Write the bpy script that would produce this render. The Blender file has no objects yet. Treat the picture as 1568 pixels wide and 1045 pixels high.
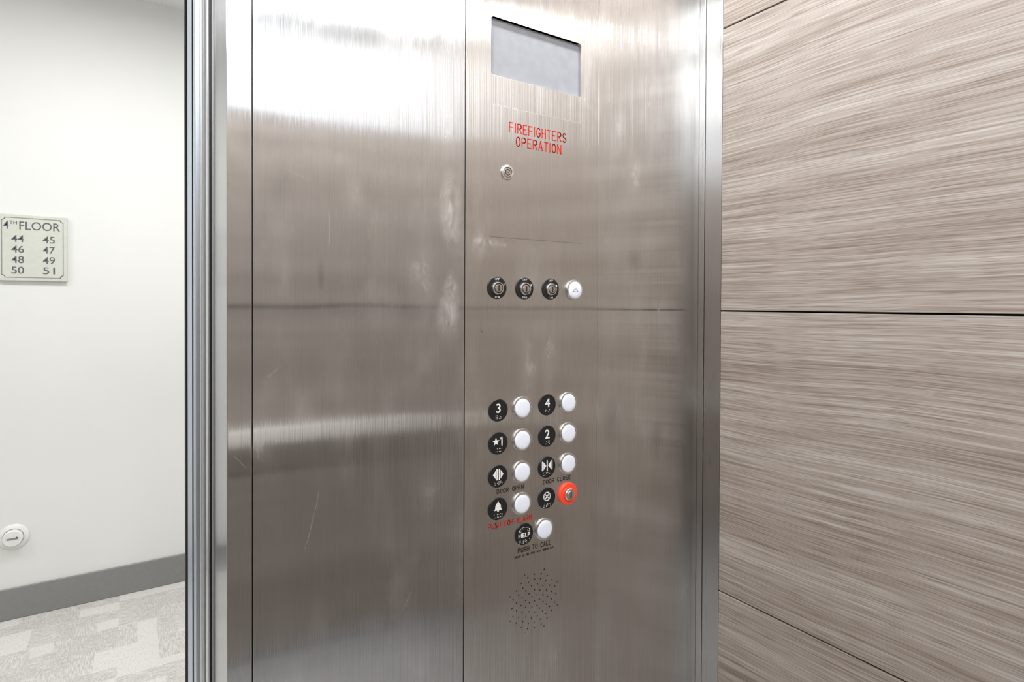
import bpy, bmesh, math, random
from mathutils import Vector, Matrix
random.seed(4)
D = bpy.data
scene = bpy.context.scene
scene.view_settings.view_transform = 'Standard'
scene.view_settings.look = 'None'
scene.view_settings.exposure = 0.0

# ------------------------------------------------------------------ helpers
def link(o, parent=None):
    scene.collection.objects.link(o)
    if parent is not None:
        o.parent = parent
    return o

def empty(name):
    e = D.objects.new(name, None)
    e.empty_display_size = 0.1
    return link(e)

def mesh_obj(name, verts, faces, mat, parent=None, smooth=False, bevel=0.0, bseg=2):
    me = D.meshes.new(name)
    me.from_pydata([tuple(v) for v in verts], [], faces)
    bm = bmesh.new(); bm.from_mesh(me)
    bmesh.ops.recalc_face_normals(bm, faces=bm.faces)
    bm.to_mesh(me); bm.free()
    if smooth:
        for p in me.polygons: p.use_smooth = True
    me.materials.append(mat)
    o = D.objects.new(name, me)
    link(o, parent)
    if bevel > 0:
        m = o.modifiers.new('bevel', 'BEVEL'); m.width = bevel; m.segments = bseg
        m.limit_method = 'ANGLE'
    return o

def boxdata(x0, x1, y0, y1, z0, z1):
    v = [(x0,y0,z0),(x1,y0,z0),(x1,y1,z0),(x0,y1,z0),(x0,y0,z1),(x1,y0,z1),(x1,y1,z1),(x0,y1,z1)]
    f = [(0,3,2,1),(4,5,6,7),(0,1,5,4),(1,2,6,5),(2,3,7,6),(3,0,4,7)]
    return v, f

def box(name, x0, x1, y0, y1, z0, z1, mat, parent=None, bevel=0.0):
    v, f = boxdata(x0, x1, y0, y1, z0, z1)
    return mesh_obj(name, v, f, mat, parent, bevel=bevel)

def boxes(name, lst, mat, parent=None, bevel=0.0):
    V, F = [], []
    for b in lst:
        v, f = boxdata(*b)
        n = len(V); V += v; F += [tuple(i+n for i in q) for q in f]
    return mesh_obj(name, V, F, mat, parent, bevel=bevel)

def lathe(name, cx, cz, y0, prof, mat, parent=None, seg=40, smooth=True):
    """revolve (r, h) about an axis normal to the panel; h sticks out toward -Y"""
    V, F = [], []
    rings = []
    for r, h in prof:
        if r < 1e-6:
            rings.append([len(V)]); V.append((cx, y0-h, cz))
        else:
            ids = []
            for i in range(seg):
                a = 2*math.pi*i/seg
                ids.append(len(V)); V.append((cx+r*math.cos(a), y0-h, cz+r*math.sin(a)))
            rings.append(ids)
    for a, b in zip(rings[:-1], rings[1:]):
        for i in range(seg):
            j = (i+1) % seg
            if len(a) == 1 and len(b) == 1: continue
            if len(b) == 1: F.append((a[i], a[j], b[0]))
            elif len(a) == 1: F.append((a[0], b[j], b[i]))
            else: F.append((a[i], a[j], b[j], b[i]))
    o = mesh_obj(name, V, F, mat, parent, smooth=smooth)
    if smooth:
        m = o.modifiers.new('es', 'EDGE_SPLIT'); m.split_angle = math.radians(35)
    return o

def plate(name, polys, y0, th, mat, parent=None):
    """flat polygons (x,z) extruded toward -Y from plane y0"""
    V, F = [], []
    for pts in polys:
        n = len(V); k = len(pts)
        V += [(x, y0-th, z) for x, z in pts] + [(x, y0, z) for x, z in pts]
        F.append(tuple(range(n, n+k)))
        for i in range(k):
            j = (i+1) % k
            F.append((n+i, n+j, n+k+j, n+k+i))
    return mesh_obj(name, V, F, mat, parent)

def ribbons(name, lines, w, y0, th, mat, parent=None):
    polys = []
    for ln in lines:
        for (ax, az), (bx, bz) in zip(ln[:-1], ln[1:]):
            dx, dz = bx-ax, bz-az
            L = math.hypot(dx, dz)
            if L < 1e-9: continue
            nx, nz = -dz/L*w/2, dx/L*w/2
            polys.append([(ax+nx, az+nz), (bx+nx, bz+nz), (bx-nx, bz-nz), (ax-nx, az-nz)])
        for (ax, az) in ln:
            polys.append([(ax+w/2*math.cos(t*math.pi/4), az+w/2*math.sin(t*math.pi/4)) for t in range(8)])
    return plate(name, polys, y0, th, mat, parent)

def arc(cx, cy, rx, ry, a0, a1, n=10):
    return [(cx+rx*math.cos(math.radians(a0+(a1-a0)*i/n)), cy+ry*math.sin(math.radians(a0+(a1-a0)*i/n))) for i in range(n+1)]

G = {
 'F': [[(0,0),(0,1),(.55,1)], [(0,.52),(.45,.52)]],
 'I': [[(.3,0),(.3,1)]],
 'R': [[(0,0),(0,1),(.33,1)]+arc(.33,.75,.25,.25,90,-90)+[(0,.5)], [(.3,.5),(.6,0)]],
 'E': [[(.55,0),(0,0),(0,1),(.55,1)], [(0,.52),(.45,.52)]],
 'G': [arc(.3,.5,.3,.5,45,330,16)+[(.6,.45),(.34,.45)]],
 'H': [[(0,0),(0,1)], [(.6,0),(.6,1)], [(0,.5),(.6,.5)]],
 'T': [[(0,1),(.6,1)], [(.3,0),(.3,1)]],
 'S': [arc(.3,.75,.27,.25,30,270,10)+arc(.3,.25,.29,.25,90,-150,10)],
 'O': [arc(.3,.5,.3,.5,0,360,20)],
 'C': [arc(.3,.5,.3,.5,45,315,16)],
 'P': [[(0,0),(0,1),(.33,1)]+arc(.33,.74,.25,.26,90,-90)+[(0,.48)]],
 'A': [[(0,0),(.3,1),(.6,0)], [(.1,.33),(.5,.33)]],
 'N': [[(0,0),(0,1),(.6,0),(.6,1)]],
 'D': [[(0,0),(0,1),(.25,1)]+arc(.25,.5,.35,.5,90,-90,12)+[(0,0)]],
 'L': [[(0,1),(0,0),(.55,0)]],
 'U': [[(0,1),(0,.3)]+arc(.3,.3,.3,.3,180,360,10)+[(.6,1)]],
 'M': [[(0,0),(0,1),(.3,.35),(.6,1),(.6,0)]],
 'W': [[(0,1),(.15,0),(.3,.7),(.45,0),(.6,1)]],
 'X': [[(0,0),(.6,1)], [(0,1),(.6,0)]],
 'Y': [[(0,1),(.3,.5),(.6,1)], [(.3,.5),(.3,0)]],
}
def stroke_text(name, s, x0, x1, z0, z1, y0, w, mat, parent=None, gap=.32):
    adv = []
    x = 0
    for c in s:
        wd = .5 if c == ' ' else (.12 if c == 'I' else .6)
        adv.append((c, x)); x += wd + gap
    tot = x - gap
    sx = (x1-x0)/tot; sz = z1-z0
    lines = []
    for c, a in adv:
        if c == ' ': continue
        off = -.24 if c == 'I' else 0
        for ln in G[c]:
            lines.append([(x0+(a+off+px)*sx, z0+pz*sz) for px, pz in ln])
    return ribbons(name, lines, w, y0, .0003, mat, parent)

def font_text(name, s, cx, cz, h, y0, mat, parent=None, w=None, bold=0.0, th=.0004):
    cu = D.curves.new(name, 'FONT'); cu.body = s; cu.size = 1; cu.extrude = .01; cu.offset = bold
    t = D.objects.new(name+'_tmp', cu); scene.collection.objects.link(t)
    bpy.context.view_layer.update()
    dg = bpy.context.evaluated_depsgraph_get()
    me = D.meshes.new_from_object(t.evaluated_get(dg))
    D.objects.remove(t)
    xs = [v.co.x for v in me.vertices]; ys = [v.co.y for v in me.vertices]
    X0, X1, Y0, Y1 = min(xs), max(xs), min(ys), max(ys)
    s1 = h/(Y1-Y0); s0 = s1 if w is None else w/(X1-X0)
    for v in me.vertices:
        x, y, z = v.co
        v.co = (cx+(x-(X0+X1)/2)*s0, y0-(th if z > 0 else 0), cz+(y-(Y0+Y1)/2)*s1)
    me.materials.clear(); me.materials.append(mat)
    o = D.objects.new(name, me)
    return link(o, parent)

# ------------------------------------------------------------------ materials
def newmat(name):
    m = D.materials.new(name); m.use_nodes = True
    nt = m.node_tree
    b = nt.nodes['Principled BSDF']
    return m, nt, b

def N(nt, t, **kw):
    n = nt.nodes.new(t)
    for k, v in kw.items(): setattr(n, k, v)
    return n

def math_n(nt, op, a, b=None, clamp=False):
    n = N(nt, 'ShaderNodeMath', operation=op); n.use_clamp = clamp
    for i, v in enumerate((a, b)):
        if v is None: continue
        if isinstance(v, (int, float)): n.inputs[i].default_value = v
        else: nt.links.new(v, n.inputs[i])
    return n.outputs[0]

def pos_scaled(nt, s):
    g = N(nt, 'ShaderNodeNewGeometry')
    m = N(nt, 'ShaderNodeVectorMath', operation='MULTIPLY')
    m.inputs[1].default_value = s
    nt.links.new(g.outputs['Position'], m.inputs[0])
    return m.outputs[0]

def noise(nt, vec, scale=1.0, detail=3.0, rough=.5, dist=0.0):
    n = N(nt, 'ShaderNodeTexNoise')
    n.inputs['Scale'].default_value = scale; n.inputs['Detail'].default_value = detail
    n.inputs['Roughness'].default_value = rough; n.inputs['Distortion'].default_value = dist
    nt.links.new(vec, n.inputs['Vector'])
    return n.outputs['Fac']

def ramp(nt, fac, stops):
    r = N(nt, 'ShaderNodeValToRGB')
    while len(r.color_ramp.elements) < len(stops): r.color_ramp.elements.new(.5)
    for e, (p, c) in zip(r.color_ramp.elements, stops):
        e.position = p
        e.color = (c, c, c, 1) if isinstance(c, (int, float)) else (*c, 1)
    nt.links.new(fac, r.inputs[0])
    return r.outputs[0]

def mrange(nt, v, a, b, c, d):
    n = N(nt, 'ShaderNodeMapRange')
    for i, x in enumerate((a, b, c, d)): n.inputs[i+1].default_value = x
    nt.links.new(v, n.inputs[0])
    return n.outputs[0]

def simple(name, col, rough=.5, metal=0.0, emit=None, estr=0.0, var=.04, spec=.5):
    m, nt, b = newmat(name)
    f = noise(nt, pos_scaled(nt, (1, 1, 1)), 60, 3)
    c = ramp(nt, f, [(.3, tuple(x*(1-var) for x in col)), (.7, tuple(min(1, x*(1+var)) for x in col))])
    nt.links.new(c, b.inputs['Base Color'])
    b.inputs['Roughness'].default_value = rough
    b.inputs['Metallic'].default_value = metal
    b.inputs['Specular IOR Level'].default_value = spec
    if emit:
        b.inputs['Emission Color'].default_value = (*emit, 1)
        b.inputs['Emission Strength'].default_value = estr
    return m

SMUDGES = [ # x, z, rx, rz, strength (panel metres)
 (.411,1.446,.020,.055,.9),(.409,1.285,.020,.05,.9),(.412,1.33,.012,.02,.7),(.425,1.395,.03,.02,.35),
 (.462,1.395,.014,.03,.5),(.478,1.40,.03,.006,.6),(.50,1.395,.03,.005,.6),
 (.555,1.185,.02,.06,.5),(.60,1.20,.015,.05,.5),(.30,1.30,.03,.04,.3),(.26,1.45,.02,.03,.4),
 (.36,1.35,.03,.05,.4),(.80,1.54,.03,.05,.5),(.76,1.63,.02,.05,.45),(.14,1.61,.012,.03,.4),
 (.22,1.50,.06,.012,.35),(.185,1.16,.02,.03,.35),(.56,1.245,.04,.03,.3),(.38,1.02,.04,.04,.3),
 (.24,1.93,.05,.03,.3),(.33,1.60,.03,.03,.25),
 (.135,1.115,.008,.02,.4),(.165,1.34,.01,.03,.3),(.745,1.25,.03,.05,.25),(.80,1.16,.05,.05,.25)]
SCRATCHES = [ # x, z, half length, angle from vertical deg, strength
 (.227,1.40,.035,0,.6),(.208,1.02,.045,12,.5),(.200,.99,.035,14,.5),(.345,1.53,.04,20,.4),(.185,1.47,.03,-70,.4),
 (.34,.86,.03,30,.4),(.39,1.12,.025,-12,.4),(.76,1.10,.03,15,.45),(.80,1.02,.035,-10,.4),(.87,1.30,.03,8,.35),
 (.60,1.24,.03,25,.35),(.47,1.22,.02,-20,.4),(.77,.86,.04,12,.4),(.25,.75,.03,40,.35),(.155,1.21,.015,50,.4),(.115,1.10,.018,-40,.5),
 (.53,1.47,.03,65,.35),(.84,1.70,.03,10,.35),(.29,1.19,.03,-25,.35)]
DARKS = [(.215,1.34,.005,.02,.55),(.80,1.385,.02,.02,.35),(.745,1.085,.02,.045,.35),(.86,1.035,.02,.035,.35),
 (.16,1.45,.02,.03,.25),(.74,.93,.015,.03,.25)]

def steel(name, col, rough=.2, aniso=1.0, smudge=True, amt=1.0, streak=.035, sharp=.5, grain=.00024):
    m, nt, b = newmat(name)
    L = nt.links.new
    b.inputs['Metallic'].default_value = 1
    g = N(nt, 'ShaderNodeNewGeometry')
    cr = N(nt, 'ShaderNodeVectorMath', operation='CROSS_PRODUCT')
    cr.inputs[1].default_value = (0, 0, 1)
    L(g.outputs['True Normal'], cr.inputs[0])
    L(cr.outputs[0], b.inputs['Tangent'])
    b.inputs['Anisotropic'].default_value = aniso
    fine = noise(nt, pos_scaled(nt, (1100, 1100, 14)), 1, 2, .6)
    med = noise(nt, pos_scaled(nt, (60, 60, 1.2)), 1, 3, .6)
    s = math_n(nt, 'ADD', math_n(nt, 'MULTIPLY', fine, .6), math_n(nt, 'MULTIPLY', med, .4))
    colr = ramp(nt, s, [(.3, tuple(x*(1-streak) for x in col)), (.7, tuple(min(1, x*(1+streak)) for x in col))])
    rr = mrange(nt, s, .3, .7, rough*.85, rough*1.2)
    out = colr
    if smudge:
        cloud = noise(nt, pos_scaled(nt, (14, 14, 7)), 1, 4, .55, .3)
        cl = mrange(nt, cloud, .48, .78, 0, .48*amt)
        tex = noise(nt, pos_scaled(nt, (45, 45, 22)), 1, 4, .6, .6)
        tx = mrange(nt, tex, .30, .72, .1, 1)
        tot = math_n(nt, 'MULTIPLY', cl, tx)
        for (x, z, hl, ang, st) in SCRATCHES:
            a = math.radians(ang); ca, sa = math.cos(a), math.sin(a)
            d = N(nt, 'ShaderNodeVectorMath', operation='SUBTRACT'); d.inputs[1].default_value = (x, .8, z)
            L(g.outputs['Position'], d.inputs[0])
            du = N(nt, 'ShaderNodeVectorMath', operation='DOT_PRODUCT'); du.inputs[1].default_value = (ca/.0006, 0, -sa/.0006)
            dv = N(nt, 'ShaderNodeVectorMath', operation='DOT_PRODUCT'); dv.inputs[1].default_value = (sa/hl, 0, ca/hl)
            L(d.outputs[0], du.inputs[0]); L(d.outputs[0], dv.inputs[0])
            bend = math_n(nt, 'MULTIPLY', math_n(nt, 'MULTIPLY', dv.outputs['Value'], dv.outputs['Value']), 3.0)
            dd = math_n(nt, 'MAXIMUM', math_n(nt, 'ABSOLUTE', math_n(nt, 'ADD', du.outputs['Value'], bend)), math_n(nt, 'ABSOLUTE', dv.outputs['Value']))
            tot = math_n(nt, 'ADD', tot, mrange(nt, dd, .5, 1.0, st*.6, 0))
        dk = None
        for lst, sign in ((SMUDGES, 1), (DARKS, -1)):
            acc = None
            for (x, z, rx, rz, st) in lst:
                sub = N(nt, 'ShaderNodeVectorMath', operation='SUBTRACT'); sub.inputs[1].default_value = (x, .8, z)
                L(g.outputs['Position'], sub.inputs[0])
                mu = N(nt, 'ShaderNodeVectorMath', operation='MULTIPLY'); mu.inputs[1].default_value = (1/rx, .2, 1/rz)
                L(sub.outputs[0], mu.inputs[0])
                ln = N(nt, 'ShaderNodeVectorMath', operation='LENGTH'); L(mu.outputs[0], ln.inputs[0])
                v = mrange(nt, ln.outputs['Value'], .1, 1.2, st*amt*.9, 0)
                acc = v if acc is None else math_n(nt, 'ADD', acc, v)
            if sign == 1:
                a2 = math_n(nt, 'MULTIPLY', acc, mrange(nt, tex, .32, .62, .2, 1))
                tot = math_n(nt, 'ADD', tot, a2, True)
            else:
                dk = math_n(nt, 'MULTIPLY', acc, mrange(nt, tex, .3, .6, .3, 1), True)
        mx = N(nt, 'ShaderNodeMix', data_type='RGBA')
        L(tot, mx.inputs[0]); L(out, mx.inputs[6]); mx.inputs[7].default_value = (.95, .95, .95, 1)
        mx2 = N(nt, 'ShaderNodeMix', data_type='RGBA')
        L(dk, mx2.inputs[0]); L(mx.outputs[2], mx2.inputs[6]); mx2.inputs[7].default_value = (.10, .10, .10, 1)
        out = mx2.outputs[2]
        rr = math_n(nt, 'ADD', rr, math_n(nt, 'MULTIPLY', tot, .25))
        L(math_n(nt, 'SUBTRACT', 1.0, math_n(nt, 'MULTIPLY', tot, .45)), b.inputs['Metallic'])
    L(out, b.inputs['Base Color'])
    L(rr, b.inputs['Roughness'])
    wav = noise(nt, pos_scaled(nt, (3.0, 3.0, 2.2)), 1, 2, .5)
    bp = N(nt, 'ShaderNodeBump'); bp.inputs['Strength'].default_value = .3; bp.inputs['Distance'].default_value = .004
    L(wav, bp.inputs['Height']); L(bp.outputs[0], b.inputs['Normal'])
    if sharp > 0:
        # second, tighter lobe: the grain barely scatters along its own direction
        b2 = N(nt, 'ShaderNodeBsdfPrincipled')
        b2.inputs['Metallic'].default_value = 1
        b2.inputs['Anisotropic'].default_value = 1
        b2.inputs['Roughness'].default_value = .11
        L(cr.outputs[0], b2.inputs['Tangent']); L(out, b2.inputs['Base Color'])
        gr = noise(nt, pos_scaled(nt, (1200, 1200, .8)), 1, 1, .5)
        bp2 = N(nt, 'ShaderNodeBump'); bp2.inputs['Strength'].default_value = 1; bp2.inputs['Distance'].default_value = grain
        L(gr, bp2.inputs['Height']); L(bp.outputs[0], bp2.inputs['Normal']); L(bp2.outputs[0], b2.inputs['Normal'])
        ms = N(nt, 'ShaderNodeMixShader')
        if smudge:
            fac = math_n(nt, 'MULTIPLY', math_n(nt, 'SUBTRACT', 1.0, tot), sharp)
            L(fac, ms.inputs[0])
        else:
            ms.inputs[0].default_value = sharp
        L(b.outputs[0], ms.inputs[1]); L(b2.outputs[0], ms.inputs[2])
        L(ms.outputs[0], nt.nodes['Material Output'].inputs['Surface'])
    return m

def wood(name, along):
    m, nt, b = newmat(name)
    L = nt.links.new
    a = (1, 0) if along == 'x' else (0, 1)
    def vec(s_along, s_z, off=0.0):
        return pos_scaled(nt, (s_along*a[0], s_along*a[1], s_z))
    warp = noise(nt, vec(1.5, 1.8), 1, 1, .4)
    warp2 = noise(nt, vec(4, 9), 1, 2, .5)
    K1, K2 = .045, .006
    def warped(s_along, s_z):
        base = vec(s_along, s_z)
        h = math_n(nt, 'ADD', math_n(nt, 'MULTIPLY', warp, K1*s_z), math_n(nt, 'MULTIPLY', warp2, K2*s_z))
        c = N(nt, 'ShaderNodeCombineXYZ'); L(h, c.inputs[2])
        ad = N(nt, 'ShaderNodeVectorMath', operation='ADD'); L(base, ad.inputs[0]); L(c.outputs[0], ad.inputs[1])
        return ad.outputs[0]
    broad = noise(nt, warped(.7, 20), 1, 3, .55)
    mid = noise(nt, warped(1.8, 120), 1, 3, .6)
    fine = noise(nt, warped(5, 480), 1, 3, .65)
    dash = noise(nt, warped(18, 700), 1, 1, .5)
    s = math_n(nt, 'ADD', math_n(nt, 'MULTIPLY', broad, .24), math_n(nt, 'ADD', math_n(nt, 'MULTIPLY', mid, .22), math_n(nt, 'MULTIPLY', fine, .54)))
    c = ramp(nt, s, [(.37, (.175, .136, .110)), (.45, (.280, .234, .200)), (.53, (.372, .327, .293)), (.63, (.49, .46, .435))])
    dm = mrange(nt, dash, .58, .70, 0, .5)
    mx = N(nt, 'ShaderNodeMix', data_type='RGBA'); L(dm, mx.inputs[0]); L(c, mx.inputs[6]); mx.inputs[7].default_value = (.13, .098, .078, 1)
    L(mx.outputs[2], b.inputs['Base Color'])
    b.inputs['Roughness'].default_value = .42
    b.inputs['Specular IOR Level'].default_value = .4
    bp = N(nt, 'ShaderNodeBump'); bp.inputs['Strength'].default_value = .2; bp.inputs['Distance'].default_value = .0004
    L(fine, bp.inputs['Height']); L(bp.outputs[0], b.inputs['Normal'])
    return m

STEEL = steel('brushed_stainless', (.60, .61, .62), sharp=.68)
STEEL_COP = steel('brushed_stainless_cop', (.64, .63, .615), amt=.85, grain=.0004, sharp=.6)
STEEL_DOOR = steel('brushed_stainless_fire_door', (.635, .625, .61), rough=.22, smudge=False, grain=.0004, sharp=.5)
STEEL_R = steel('brushed_stainless_side', (.665, .662, .655), amt=.85, grain=.0004, sharp=.6)
STEEL_T = steel('brushed_stainless_trim', (.60, .60, .60), rough=.30, smudge=False, sharp=.3)
SATIN = steel('satin_steel_trim', (.72, .735, .75), rough=.34, aniso=.5, smudge=False, sharp=0)
JAMB = steel('jamb_steel', (.60, .66, .74), rough=.4, aniso=.4, smudge=False, sharp=0)
GREYM = simple('door_edge_grey', (.36, .37, .38), .5, .6)
CHROME = simple('chrome', (.82, .82, .82), .16, 1, var=.02)
LOCK = simple('lock_metal', (.62, .60, .57), .28, 1)
BLACK = simple('black_plastic', (.012, .012, .013), .35)
VOID = simple('dark_void', (.006, .006, .006), .9)
WHITEP = simple('white_print', (.88, .88, .88), .5)
LENS = simple('button_lens', (.74, .78, .87), .35, emit=(.85, .9, 1), estr=.14, var=.02)
RED = simple('engraved_red', (.66, .03, .02), .6, spec=.2)
REDGLOW = simple('red_ring', (.85, .06, .025), .35, emit=(1, .1, .04), estr=.15)
INK = simple('engraved_dark', (.04, .035, .03), .6, spec=.2)
SCREEN = simple('display_glass', (.33, .345, .38), .4, var=.05, spec=.25)
WOODY = wood('wood_laminate_side', 'y')
WOODX = wood('wood_laminate_rear', 'x')
RAIL = simple('handrail_satin', (.95, .92, .85), .4, 0)
CEILW = simple('ceiling_white', (.80, .80, .79), .7)
LIGHTWASH = simple('painted_light_wash', (.66, .67, .685), .5)  # bright downlight wash on the upper walls, painted in as a pale colour
BASE = simple('baseboard_grey', (.235, .235, .23), .6)
SIGN = simple('sign_ivory', (.60, .61, .55), .5, var=.03)
SIGNINK = simple('sign_ink', (.10, .11, .11), .6)
SIGNGREY = simple('sign_relief', (.25, .26, .24), .6)
TILE = simple('cab_floor_vinyl', (.42, .41, .40), .4)
PLAST = simple('white_plastic', (.78, .78, .76), .4)
GLOW = simple('lamp_lens', (1, 1, 1), .4, emit=(1, .99, .98), estr=10)

# painted wall: orange-peel
WALL, nt, b = newmat('painted_wall')
f = noise(nt, pos_scaled(nt, (1, 1, 1)), 160, 3)
f2 = noise(nt, pos_scaled(nt, (1, 1, 1)), 1.5, 2)
c = ramp(nt, f2, [(.3, (.75, .755, .735)), (.7, (.79, .79, .77))])
nt.links.new(c, b.inputs['Base Color']); b.inputs['Roughness'].default_value = .7
bp = N(nt, 'ShaderNodeBump'); bp.inputs['Strength'].default_value = .15; bp.inputs['Distance'].default_value = .001
nt.links.new(f, bp.inputs['Height']); nt.links.new(bp.outputs[0], b.inputs['Normal'])

# patterned carpet
CARPET, nt, b = newmat('hall_carpet')
L = nt.links.new
def cells(sx, sy, ox):
    v = pos_scaled(nt, (sx, sy, 0))
    ad = N(nt, 'ShaderNodeVectorMath', operation='ADD'); ad.inputs[1].default_value = (ox, ox*1.7, 0); L(v, ad.inputs[0])
    fl = N(nt, 'ShaderNodeVectorMath', operation='FLOOR'); L(ad.outputs[0], fl.inputs[0])
    wn = N(nt, 'ShaderNodeTexWhiteNoise'); L(fl.outputs[0], wn.inputs['Vector'])
    return wn.outputs['Value']
c1 = cells(7, 13, .3); c2 = cells(15, 6, .7)
st1 = noise(nt, pos_scaled(nt, (22, 230, 1)), 1, 3, .6)
st2 = noise(nt, pos_scaled(nt, (230, 22, 1)), 1, 3, .6)
m1 = mrange(nt, c1, .50, .53, 0, 1); m2 = mrange(nt, c2, .55, .58, 0, 1)
a1 = math_n(nt, 'MULTIPLY', m1, mrange(nt, st1, .40, .60, .05, 1))
a2 = math_n(nt, 'MULTIPLY', m2, mrange(nt, st2, .40, .60, .05, .9))
tot = math_n(nt, 'MAXIMUM', a1, a2)
base = mrange(nt, noise(nt, pos_scaled(nt, (200, 60, 1)), 1, 3, .7), .45, .7, 0, .4)
tot = math_n(nt, 'ADD', math_n(nt, 'MULTIPLY', tot, .6), base, True)
c = ramp(nt, tot, [(0, (.68, .66, .635)), (1, (.37, .355, .33))])
L(c, b.inputs['Base Color']); b.inputs['Roughness'].default_value = .95
bp = N(nt, 'ShaderNodeBump'); bp.inputs['Strength'].default_value = .5; bp.inputs['Distance'].default_value = .003
L(noise(nt, pos_scaled(nt, (1, 1, 1)), 350, 2), bp.inputs['Height']); L(bp.outputs[0], b.inputs['Normal'])

# ------------------------------------------------------------------ cab shell
YP = .80            # plane of the stainless front return
CL, CR, CB, CH = -.85, .98, -.50, 2.30
ZT = CH
WE = .7410          # where the laminate stops short of the front return
box('floor_elevator', CL-.05, CR+.07, CB-.07, .935, -.05, 0, TILE)
box('ceiling_elevator', CL-.05, CR+.07, CB-.07, .935, ZT, ZT+.05, CEILW)

joints = [.10, .7303, 1.2885, 1.8455, ZT]
def wood_wall(name, axis):
    e = empty(name)
    js = joints if axis == 'r' else [.10, .7303, 1.2885, 1.935]
    g = .0015 if axis == 'r' else .0060
    for i, (a, c) in enumerate(zip(js[:-1], js[1:])):
        z0 = a+g; z1 = c-g
        if axis == 'r':
            box('laminate_panel_%d' % (i+1), CR, CR+.012, CB+.014, WE, z0, z1, WOODY, e, .0006)
        elif axis == 'b':
            box('laminate_panel_%d' % (i+1), CL+.014, CR-.001, CB-.012, CB, z0, z1, WOODX, e, .0006)
        else:
            box('laminate_panel_%d' % (i+1), CL-.012, CL, CB+.014, WE, z0, z1, WOODY, e, .0006)
    if axis == 'r':
        box('dark_backing', CR+.012, CR+.018, CB, WE+.003, 0, ZT, VOID, e)
        box('wall_core', CR+.018, CR+.07, CB-.07, .93, 0, ZT, CEILW, e)
        box('kick_plate', CR+.001, CR+.012, CB+.014, WE, .001, .098, SATIN, e)
    elif axis == 'b':
        box('dark_backing', CL, CR, CB-.018, CB-.012, 0, ZT, VOID, e)
        box('wall_core', CL-.05, CR+.018, CB-.07, CB-.018, 0, ZT, CEILW, e)
        box('kick_plate', CL+.014, CR-.001, CB-.012, CB-.001, .001, .098, SATIN, e)
        box('light_wash_band', CL+.014, CR-.001, CB-.012, CB+.001, 1.937, ZT-.001, LIGHTWASH, e, .001)  # added pale band, gives the steel a brighter top to reflect
    else:
        box('dark_backing', CL-.018, CL-.012, CB, WE+.003, 0, ZT, VOID, e)
        box('wall_core', CL-.05, CL-.018, CB-.018, .93, 0, ZT, CEILW, e)
        box('kick_plate', CL-.012, CL-.001, CB+.014, WE, .001, .098, SATIN, e)
        box('light_wash_band', CL-.012, CL+.001, CB+.014, WE, 1.937, ZT-.001, LIGHTWASH, e, .001)  # same painted-in light wash along the left wall
    return e
wood_wall('wall_right', 'r'); wood_wall('wall_rear', 'b'); wood_wall('wall_left', 'l')
tr = empty('trim_corner_right')
box('corner_channel', CR+.003, CR+.018, WE+.0030, .7835, 0, ZT, STEEL_T, tr, .001)
box('corner_gap', CR+.008, CR+.018, .7835, .7860, 0, ZT, VOID, tr)
box('corner_lip', CR+.004, CR+.018, .7860, YP+.004, 0, ZT, STEEL_T, tr, .001)

hr = empty('handrail')
box('flat_bar', CL+.10, CR-.10, CB+.030, CB+.070, .838, .888, RAIL, hr, .004)
for i, x in enumerate((-.6, .06, .72)):
    box('bracket_%d' % (i+1), x-.012, x+.012, CB, CB+.032, .852, .874, CHROME, hr, .002)

# ------------------------------------------------------------------ front return
fr = empty('wall_front_stainless_return')
box('return_jamb', .100, .1292, YP, .925, 0, ZT, STEEL, fr, .0012)
box('return_sheet', .1300, .4354, YP+.0004, YP+.02, 0, ZT, STEEL, fr, .0010)
box('return_sheet_side', .7086, .9835, YP+.0003, YP+.02, 0, ZT, STEEL_R, fr, .0004)
box('seam_backing', .1285, 1.0, YP+.021, YP+.03, 0, ZT, VOID, fr)
box('return_core', .1285, 1.0, YP+.03, .925, 0, ZT, GREYM, fr)
fl = empty('wall_front_strike_return')
box('return_sheet', CL+.001, -.812, YP, .925, 0, ZT, STEEL, fl, .0012)
box('transom_sheet', -.811, .099, YP, .925, 2.13, ZT, STEEL, fl, .0012)

# car doors parked in the pocket
dr = empty('elevator_car_door')
box('door_leaf_fast', .0980, .86, .934, .960, .012, 2.12, GREYM, dr, .002)
box('door_leaf_slow', .0955, .90, .968, .994, .012, 2.12, SATIN, dr, .002)
box('door_edge_gasket', .0950, .098, .940, .950, .012, 2.12, BLACK, dr)
hd = empty('elevator_landing_door')
box('door_leaf_fast', .0935, .90, 1.006, 1.030, .012, 2.12, GREYM, hd, .002)
box('door_leaf_slow', .0925, .95, 1.034, 1.052, .012, 2.12, SATIN, hd, .002)
jf = empty('door_frame_landing')
box('jamb_face', .0870, .16, 1.058, 1.215, 0, 2.13, JAMB, jf, .002)
box('jamb_edge', .0845, .17, 1.215, 1.245, 0, 2.13, VOID, jf, .002)
box('jamb_lip', .0855, .088, 1.095, 1.100, 0, 2.13, VOID, jf)
box('jamb_strike_side', -.90, -.812, 1.058, 1.245, 0, 2.13, JAMB, jf, .002)
box('jamb_head', -.90, .17, 1.058, 1.245, 2.131, 2.22, JAMB, jf, .002)
sl = empty('door_sill')
boxes('sill_plates', [(-.81, .098, .936, .990, -.05, -.001), (-.81, .090, 1.002, 1.056, -.05, -.001)], SATIN, sl)

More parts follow.
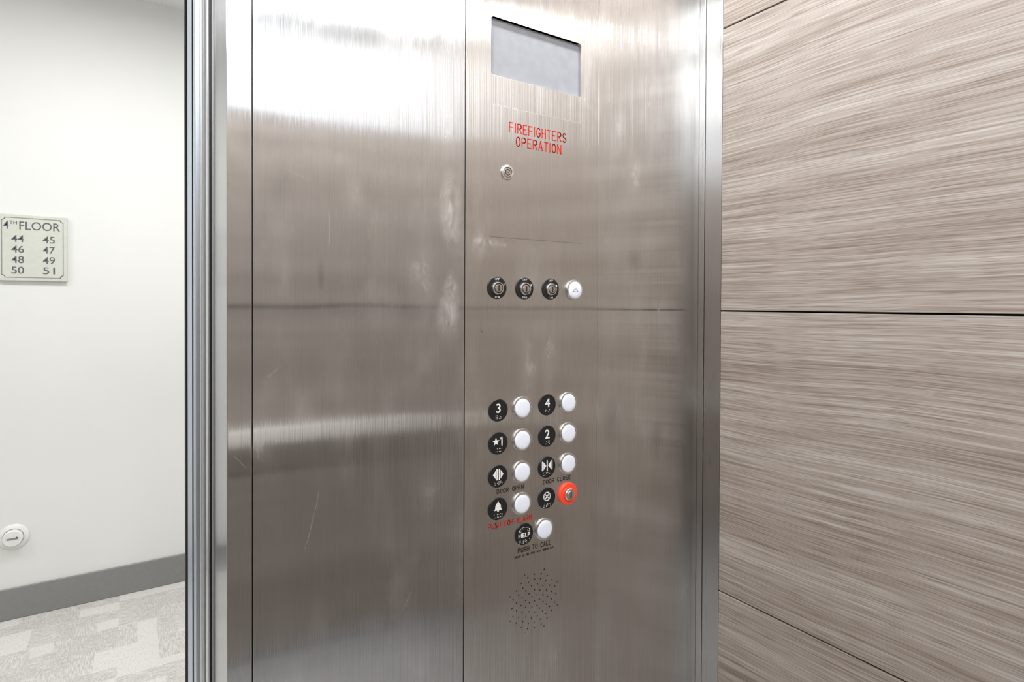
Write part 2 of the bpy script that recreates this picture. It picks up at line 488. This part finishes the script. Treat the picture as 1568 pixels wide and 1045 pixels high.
# ------------------------------------------------------------------ control panel
cp = empty('elevator_control_panel')
PY = YP
v, f = boxdata(.4362, .7082, PY, PY+.018, 0, ZT)
plate_o = mesh_obj('cover_plate', v, f, STEEL_COP, cp)
bm = bmesh.new()
def prism(pts, y0, y1):
    lo = [bm.verts.new((x, y0, z)) for x, z in pts]; hi = [bm.verts.new((x, y1, z)) for x, z in pts]
    k = len(pts)
    bm.faces.new(lo); bm.faces.new(hi[::-1])
    for i in range(k):
        j = (i+1) % k; bm.faces.new((lo[j], lo[i], hi[i], hi[j]))
def rrect(x0, x1, z0, z1, r, n=5):
    p = []
    for cx, cz, a in ((x1-r, z1-r, 0), (x0+r, z1-r, 90), (x0+r, z0+r, 180), (x1-r, z0+r, 270)):
        for i in range(n+1):
            t = math.radians(a+90*i/n); p.append((cx+r*math.cos(t), cz+r*math.sin(t)))
    return p
prism(rrect(.4815, .6675, 1.6665, 1.7600, .005), PY-.01, PY+.03)
SCX, SCZ = .5715, .797
holes = [(0, 0)]
for r, n, ph in ((.0105, 6, 0), (.019, 10, 18), (.028, 14, 0), (.037, 18, 10), (.0455, 20, 0), (.053, 8, 22.5)):
    for i in range(n):
        a = math.radians(ph+360*i/n); holes.append((r*math.cos(a), r*math.sin(a)))
for hx, hz in holes:
    prism([(SCX+hx+.0013*math.cos(t*math.pi/4), SCZ+hz+.0013*math.sin(t*math.pi/4)) for t in range(8)], PY-.01, PY+.006)
prism([(.4655+.0022*math.cos(t*math.pi/4), 1.2555+.0022*math.sin(t*math.pi/4)) for t in range(8)], PY-.01, PY+.004)
bmesh.ops.recalc_face_normals(bm, faces=bm.faces)
cme = D.meshes.new('cut'); bm.to_mesh(cme); bm.free()
cut = D.objects.new('cut', cme); scene.collection.objects.link(cut)
bo = plate_o.modifiers.new('b', 'BOOLEAN'); bo.operation = 'DIFFERENCE'; bo.object = cut; bo.solver = 'EXACT'
bpy.context.view_layer.update()
dg = bpy.context.evaluated_depsgraph_get()
nm = D.meshes.new_from_object(plate_o.evaluated_get(dg))
plate_o.modifiers.clear(); plate_o.data = nm
D.objects.remove(cut)
bv = plate_o.modifiers.new('bevel', 'BEVEL'); bv.width = .0004; bv.segments = 2; bv.limit_method = 'ANGLE'; bv.angle_limit = math.radians(60)
box('speaker_backing', .50, .64, PY+.0181, PY+.02, .72, .87, VOID, cp)
box('microphone_dot', .4648, .4662, PY+.0015, PY+.0039, 1.2548, 1.2562, WHITEP, cp)
box('display_screen', .4790, .6700, PY+.006, PY+.009, 1.664, 1.7625, SCREEN, cp)
fdz0, fdz1, fdx0, fdx1 = 1.4080, 1.6200, .4810, .6680
plate('firefighter_door_gap', [rrect(fdx0-.0003, fdx1+.0003, fdz0-.0003, fdz1+.0003, .001)], PY, .0001, GREYM, cp)
o = box('firefighter_door', fdx0, fdx1, PY-.0006, PY+.0, fdz0, fdz1, STEEL_DOOR, cp, .0003)
FY = PY-.0006
stroke_text('text_firefighters', 'FIREFIGHTERS', .5165, .6335, 1.5810, 1.5960, FY, .0017, RED, cp)
stroke_text('text_operation', 'OPERATION', .5300, .6225, 1.5595, 1.5745, FY, .0017, RED, cp)
lathe('cabinet_lock_ring', .5125, 1.514, FY, [(.0125, 0), (.0125, .001), (.0115, .0025), (.0085, .003), (.0080, .002)], CHROME, cp)
lathe('cabinet_lock_gap', .5125, 1.514, FY, [(.0084, 0), (.0084, .0021), (.0072, .0021)], INK, cp)
lathe('cabinet_lock_core', .5125, 1.514, FY, [(.0074, 0), (.0073, .0022), (.0069, .0026), (0, .0026)], LOCK, cp)
ribbons('cabinet_lock_slot', [arc(.5125, 1.514, .0045, .0045, 30, 330, 14), [(.5100, 1.514), (.5150, 1.514)]], .0012, FY-.0026, .0002, INK, cp)

for i, x in enumerate((.4940, .5475, .6015)):
    z = 1.3262
    lathe('key_switch_bezel_%d' % (i+1), x, z, PY, [(.0182, 0), (.0182, .0008), (.0172, .0016), (.0105, .0016), (.0100, .001)], BLACK, cp)
    lathe('key_switch_collar_%d' % (i+1), x, z-.0005, PY, [(.0108, 0), (.0108, .004), (.0098, .006), (.0084, .0062), (.0080, .005)], CHROME, cp)
    lathe('key_switch_gap_%d' % (i+1), x, z-.0005, PY, [(.0083, .002), (.0083, .0052), (.0068, .0052)], INK, cp)
    lathe('key_switch_core_%d' % (i+1), x, z-.0005, PY, [(.0070, 0), (.0069, .0056), (.0062, .0070), (0, .0073)], LOCK, cp)
    plate('key_slot_%d' % (i+1), [[(x-.0012, z-.0055), (x+.0012, z-.0055), (x+.0012, z+.0040), (x-.0012, z+.0040)]], PY-.0070, .0006, INK, cp)
    stroke_text('key_text_off_%d' % (i+1), 'OFF', x-.0045, x+.0045, z+.0128, z+.0155, PY-.0016, .0007, WHITEP, cp)
    stroke_text('key_text_on_%d' % (i+1), 'FAN' if i == 1 else 'RUN' if i == 0 else 'ON', x-.0040, x+.0040, z-.0162, z-.0135, PY-.0016, .0007, WHITEP, cp)
    plate('key_tick_%d' % (i+1), [[(x+.0120, z+.004), (x+.0132, z+.004), (x+.0132, z+.0075), (x+.0120, z+.0075)]], PY-.0016, .0002, WHITEP, cp)

RING = [(.0190, 0), (.0190, .0020), (.0184, .0032), (.0162, .0037), (.0150, .0032), (.0147, .0020)]
DOME = [(.0148, .001), (.0147, .0034), (.0141, .0042), (.0125, .0046), (.0080, .0048), (0, .0049)]
lathe('emergency_light_ring', .6530, 1.3255, PY, [(.0180, 0), (.0180, .0025), (.0172, .004), (.0153, .0044), (.0147, .003)], CHROME, cp)
lathe('emergency_light_lens', .6530, 1.3255, PY, [(.0148, .001), (.0145, .0040), (.0132, .0050), (.0080, .0055), (0, .0056)], LENS, cp)
ribbons('emergency_light_symbol', [arc(.653, 1.3225, .0045, .0045, 0, 180, 10), [(.6465, 1.3222), (.6595, 1.3222)]], .0008, PY-.0056, .0002, SIGNGREY, cp)

rows = [1.1280, 1.0745, 1.0210, .9680]
LX1, BX1, LX2, BX2 = .4972, .5437, .5957, .6412
def push(name, x, z):
    lathe(name+'_ring', x, z, PY, RING, CHROME, cp)
    lathe(name+'_lens', x, z, PY, DOME, LENS, cp)
def tag(name, x, z):
    lathe(name+'_tag', x, z, PY, [(.0182, 0), (.0182, .0010), (.0177, .0015), (0, .0015)], BLACK, cp)
TY = PY-.0015
def braille(name, x, z, n=3):
    polys = []
    for c in range(n):
        for i in range(3):
            for j in range(2):
                if random.random() < .6:
                    px = x+(c-(n-1)/2)*.0062+(j-.5)*.0026; pz = z-(i-1)*.0024
                    polys.append([(px+.0006*math.cos(t*math.pi/3), pz+.0006*math.sin(t*math.pi/3)) for t in range(6)])
    if polys: plate(name+'_braille', polys, TY, .0004, WHITEP, cp)
names = [('button_3', 'button_4'), ('button_1', 'button_2'), ('button_door_open', 'button_door_close'), ('button_alarm', None)]
for r, (a, c) in enumerate(names):
    tag(a, LX1, rows[r]); push(a, BX1, rows[r]); braille(a, LX1, rows[r]-.0108, 2 if r < 2 else 3)
    if c:
        tag(c, LX2, rows[r]); push(c, BX2, rows[r]); braille(c, LX2, rows[r]-.0108, 2 if r < 2 else 3)
font_text('digit_3', '3', LX1, rows[0]+.0035, .0150, TY, WHITEP, cp, bold=.01)
font_text('digit_4', '4', LX2, rows[0]+.0035, .0150, TY, WHITEP, cp, bold=.01)
font_text('digit_2', '2', LX2, rows[1]+.0035, .0150, TY, WHITEP, cp, bold=.01)
x, z = LX1+.0068, rows[1]+.0030
ribbons('digit_1', [[(x-.0030, z+.0042), (x, z+.0064), (x, z-.0064)]], .0022, TY, .0004, WHITEP, cp)
sx, sz = LX1-.0045, rows[1]+.0030
pts = []
for i in range(10):
    rr = .0068 if i % 2 == 0 else .0029
    t = math.radians(90+36*i); pts.append((sx+rr*math.cos(t), sz+rr*math.sin(t)))
plate('star', [[pts[i], pts[(i+1) % 10], (sx, sz)] for i in range(10)], TY, .0004, WHITEP, cp)
z = rows[2]+.003
x = LX1
plate('door_open_symbol', [[(x-.0100, z), (x-.0045, z+.0070), (x-.0045, z-.0070)], [(x+.0100, z), (x+.0045, z-.0070), (x+.0045, z+.0070)],
      [(x-.0034, z-.009), (x-.0010, z-.009), (x-.0010, z+.009), (x-.0034, z+.009)], [(x+.0010, z-.009), (x+.0034, z-.009), (x+.0034, z+.009), (x+.0010, z+.009)]], TY, .0004, WHITEP, cp)
x = LX2
plate('door_close_symbol', [[(x-.0020, z), (x-.0080, z+.0070), (x-.0080, z-.0070)], [(x+.0020, z), (x+.0080, z-.0070), (x+.0080, z+.0070)],
      [(x-.0112, z-.008), (x-.0092, z-.008), (x-.0092, z+.008), (x-.0112, z+.008)], [(x+.0092, z-.008), (x+.0112, z-.008), (x+.0112, z+.008), (x+.0092, z+.008)],
      [(x-.0010, z-.009), (x+.0010, z-.009), (x+.0010, z+.009), (x-.0010, z+.009)]], TY, .0004, WHITEP, cp)
x, z = LX1, rows[3]+.0035
bell = [(x-.0075, z-.0055), (x-.0055, z-.0030), (x-.0050, z+.0020), (x-.0030, z+.0055), (x-.0010, z+.0065), (x-.0010, z+.0085), (x+.0010, z+.0085), (x+.0010, z+.0065),
        (x+.0030, z+.0055), (x+.0050, z+.0020), (x+.0055, z-.0030), (x+.0075, z-.0055)]
plate('bell_symbol', [bell, [(x-.0020, z-.0060), (x-.0012, z-.0078), (x+.0012, z-.0078), (x+.0020, z-.0060)]], TY, .0004, WHITEP, cp)
tag('stop_switch', LX2, rows[3]); braille('stop_switch', LX2, rows[3]-.0120, 3)
x, z = LX2, rows[3]+.003
ribbons('stop_symbol', [arc(x, z, .0072, .0072, 22.5, 382.5, 8), [(x-.0038, z-.0038), (x+.0038, z+.0038)], [(x-.0038, z+.0038), (x+.0038, z-.0038)]], .0018, TY, .0004, WHITEP, cp)
lathe('stop_switch_ring', BX2, rows[3], PY, [(.0195, 0), (.0195, .0030), (.0186, .0044), (.0165, .0048), (.0110, .0040), (.0105, .003)], REDGLOW, cp)
lathe('stop_switch_collar', BX2, rows[3], PY, [(.0108, 0), (.0106, .0075), (.0094, .009), (.0075, .0092), (.0070, .008)], CHROME, cp)
lathe('stop_switch_key_core', BX2, rows[3], PY, [(.0072, 0), (.0072, .0085), (.0062, .0105), (0, .011)], LOCK, cp)
plate('stop_switch_slot', [[(BX2-.001, rows[3]-.005), (BX2+.001, rows[3]-.005), (BX2+.001, rows[3]+.005), (BX2-.001, rows[3]+.005)]], PY-.0105, .0008, INK, cp)
HX, HBX, HZ = .5490, .5905, .9160
tag('button_help', HX, HZ); push('button_help', HBX, HZ); braille('button_help', HX, HZ-.0120, 4)
font_text('help_text', 'HELP', HX, HZ-.0015, .0072, TY, WHITEP, cp, w=.0235, bold=.012)
ribbons('handset_symbol', [arc(HX, HZ+.0045, .0090, .0058, 15, 165, 12)], .0028, TY, .0004, WHITEP, cp)
plate('handset_ends', [[(HX+s*.0090-.0024, HZ+.0045), (HX+s*.0090+.0024, HZ+.0045), (HX+s*.0090+.0024, HZ+.0080), (HX+s*.0090-.0024, HZ+.0080)] for s in (-1, 1)], TY, .0004, WHITEP, cp)
stroke_text('text_door_open', 'DOOR OPEN', .4960, .5480, .9925, .9990, PY, .0010, INK, cp)
stroke_text('text_door_close', 'DOOR CLOSE', .5890, .6480, .9925, .9990, PY, .0010, INK, cp)
stroke_text('text_push_for_alarm', 'PUSH FOR ALARM', .4800, .5640, .9370, .9455, PY, .0012, RED, cp)
stroke_text('text_push_to_call', 'PUSH TO CALL', .5380, .6060, .8860, .8935, PY, .0011, INK, cp)
stroke_text('text_help_note', 'HELP IS ON THE WAY WHEN LIT', .5310, .6110, .8785, .8815, PY, .0007, INK, cp)

# ------------------------------------------------------------------ hallway
HW = 3.11; HC = 2.65
box('floor_hallway', -3.2, 3.2, 1.058, HW+.1, -.05, 0, CARPET)
box('ceiling_hallway', -3.2, 3.2, 1.15, HW+.1, HC, HC+.05, CEILW)
box('wall_hallway_far', -3.2, 3.2, HW, HW+.1, 0, HC, WALL)
box('wall_hallway_left', -3.2, -3.1, 1.25, HW-.001, 0, HC, WALL)
box('wall_hallway_right', 3.1, 3.2, 1.25, HW-.001, 0, HC, WALL)
nw = empty('wall_hallway_near')
boxes('wall_sections', [(-3.2, -.902, 1.10, 1.235, 0, HC), (.172, 3.2, 1.10, 1.235, 0, HC), (-.901, .171, 1.10, 1.235, 2.222, HC)], WALL, nw)
box('baseboard_hallway', -3.099, 3.099, HW-.012, HW-.0005, .0005, .127, BASE, None, .002)

sg = empty('floor_directory_sign')
sx0, sx1, sz0, sz1 = -.4475, -.2225, 1.3865, 1.6575
box('sign_board', sx0, sx1, HW-.016, HW-.0005, sz0, sz1, SIGN, sg, .003)
SY = HW-.016
b0, b1, c0, c1 = sx0+.014, sx1-.014, sz0+.014, sz1-.014
n = .010
def notch(x0, x1, z0, z1, r):
    p = []
    p += [(x0+r, z0), (x1-r, z0)] + arc(x1, z0, r, r, 180, 90, 5) + [(x1, z1-r)] + arc(x1, z1, r, r, 270, 180, 5)
    p += [(x0+r, z1)] + arc(x0, z1, r, r, 360, 270, 5) + [(x0, z0+r)] + arc(x0, z0, r, r, 90, 0, 5)
    return p
ribbons('sign_border', [notch(b0, b1, c0, c1, n)], .0026, SY, .0008, SIGNGREY, sg)
font_text('sign_title_number', '4', -.4200, 1.6130, .034, SY, SIGNINK, sg, w=.017, bold=.006)
font_text('sign_title_suffix', 'TH', -.3975, 1.6235, .0140, SY, SIGNINK, sg, w=.024, bold=.006)
font_text('sign_title_word', 'FLOOR', -.3125, 1.6130, .034, SY, SIGNINK, sg, w=.132, bold=.006)
for i, (a, c) in enumerate((('44', '45'), ('46', '47'), ('48', '49'), ('50', '51'))):
    zz = 1.5590-.0430*i
    font_text('sign_room_'+a, a, -.3840, zz, .029, SY, SIGNINK, sg, w=.040, bold=.006)
    font_text('sign_room_'+c, c, -.2840, zz, .029, SY, SIGNINK, sg, w=.040, bold=.006)

rc = empty('round_wall_cover')
lathe('flange', -.403, .337, HW-.0005, [(.052, 0), (.052, .004), (.046, .010), (.036, .012), (.034, .010)], PLAST, rc)
lathe('cap', -.403, .337, HW-.0005, [(.033, .006), (.033, .026), (.030, .030), (0, .031)], PLAST, rc)
plate('finger_slot', [rrect(-.422, -.384, .333, .341, .0035)], HW-.031, .0008, SIGNGREY, rc)
plate('arrow', [[(-.392, .345), (-.384, .341), (-.392, .337)]], HW-.0312, .0008, SIGNINK, rc)

# ------------------------------------------------------------------ lights
def area(name, loc, size, power, parent, col=(1, 1, 1), shape='DISK', size_y=None, rot=(0, 0, 0)):
    l = D.lights.new(name, 'AREA'); l.shape = shape; l.size = size
    if size_y: l.size_y = size_y
    l.energy = power; l.color = col
    o = D.objects.new(name, l); o.location = loc; o.rotation_euler = rot
    return link(o, parent)

def downlight(x, y, p):
    e = empty('recessed_downlight')
    seg = 32
    V, F = [], []
    for r, z in ((.075, ZT-.0005), (.073, ZT-.006), (.060, ZT-.006), (.055, ZT-.001)):
        for i in range(seg):
            a = 2*math.pi*i/seg; V.append((x+r*math.cos(a), y+r*math.sin(a), z))
    for k in range(3):
        for i in range(seg):
            j = (i+1) % seg; F.append((k*seg+i, k*seg+j, (k+1)*seg+j, (k+1)*seg+i))
    mesh_obj('trim_ring', V, F, CHROME, e, True)
    V = [(x+.055*math.cos(2*math.pi*i/seg), y+.055*math.sin(2*math.pi*i/seg), ZT-.003) for i in range(seg)]
    mesh_obj('lens', V, [tuple(range(seg))], GLOW, e)
    area('lamp', (x, y, ZT-.01), .11, p, e, (1, 1, 1))
for y in (-.27, .55):
    for x in (-.52, .12, .76):
        downlight(x, y, 6.2)

def hall_fixture(x, y):
    e = empty('hallway_ceiling_light')
    box('housing', x-.32, x+.32, y-.17, y+.17, HC-.04, HC-.0005, PLAST, e, .006)
    box('diffuser', x-.30, x+.30, y-.15, y+.15, HC-.046, HC-.0405, GLOW, e, .002)
    area('lamp', (x, y, HC-.05), .6, 13, e, (1, 1, 1), 'RECTANGLE', .3)
for x in (-1.6, 0, 1.6):
    hall_fixture(x, 2.1)

w = D.worlds.new('world'); scene.world = w; w.use_nodes = True
w.node_tree.nodes['Background'].inputs[0].default_value = (.8, .85, .9, 1)
w.node_tree.nodes['Background'].inputs[1].default_value = .05

# ------------------------------------------------------------------ camera
cam = D.cameras.new('camera'); co = D.objects.new('camera', cam); link(co)
co.matrix_world = (Matrix.Translation((0, 0, 1.30)) @ Matrix.Rotation(math.radians(-33.2), 4, 'Z')
                   @ Matrix.Rotation(math.radians(90-.6), 4, 'X') @ Matrix.Rotation(math.radians(.25), 4, 'Z'))
cam.sensor_width = 36; cam.lens = 893/1568*36
cam.shift_y = -(56.5-9.35)/1568
cam.clip_start = .01
scene.camera = co
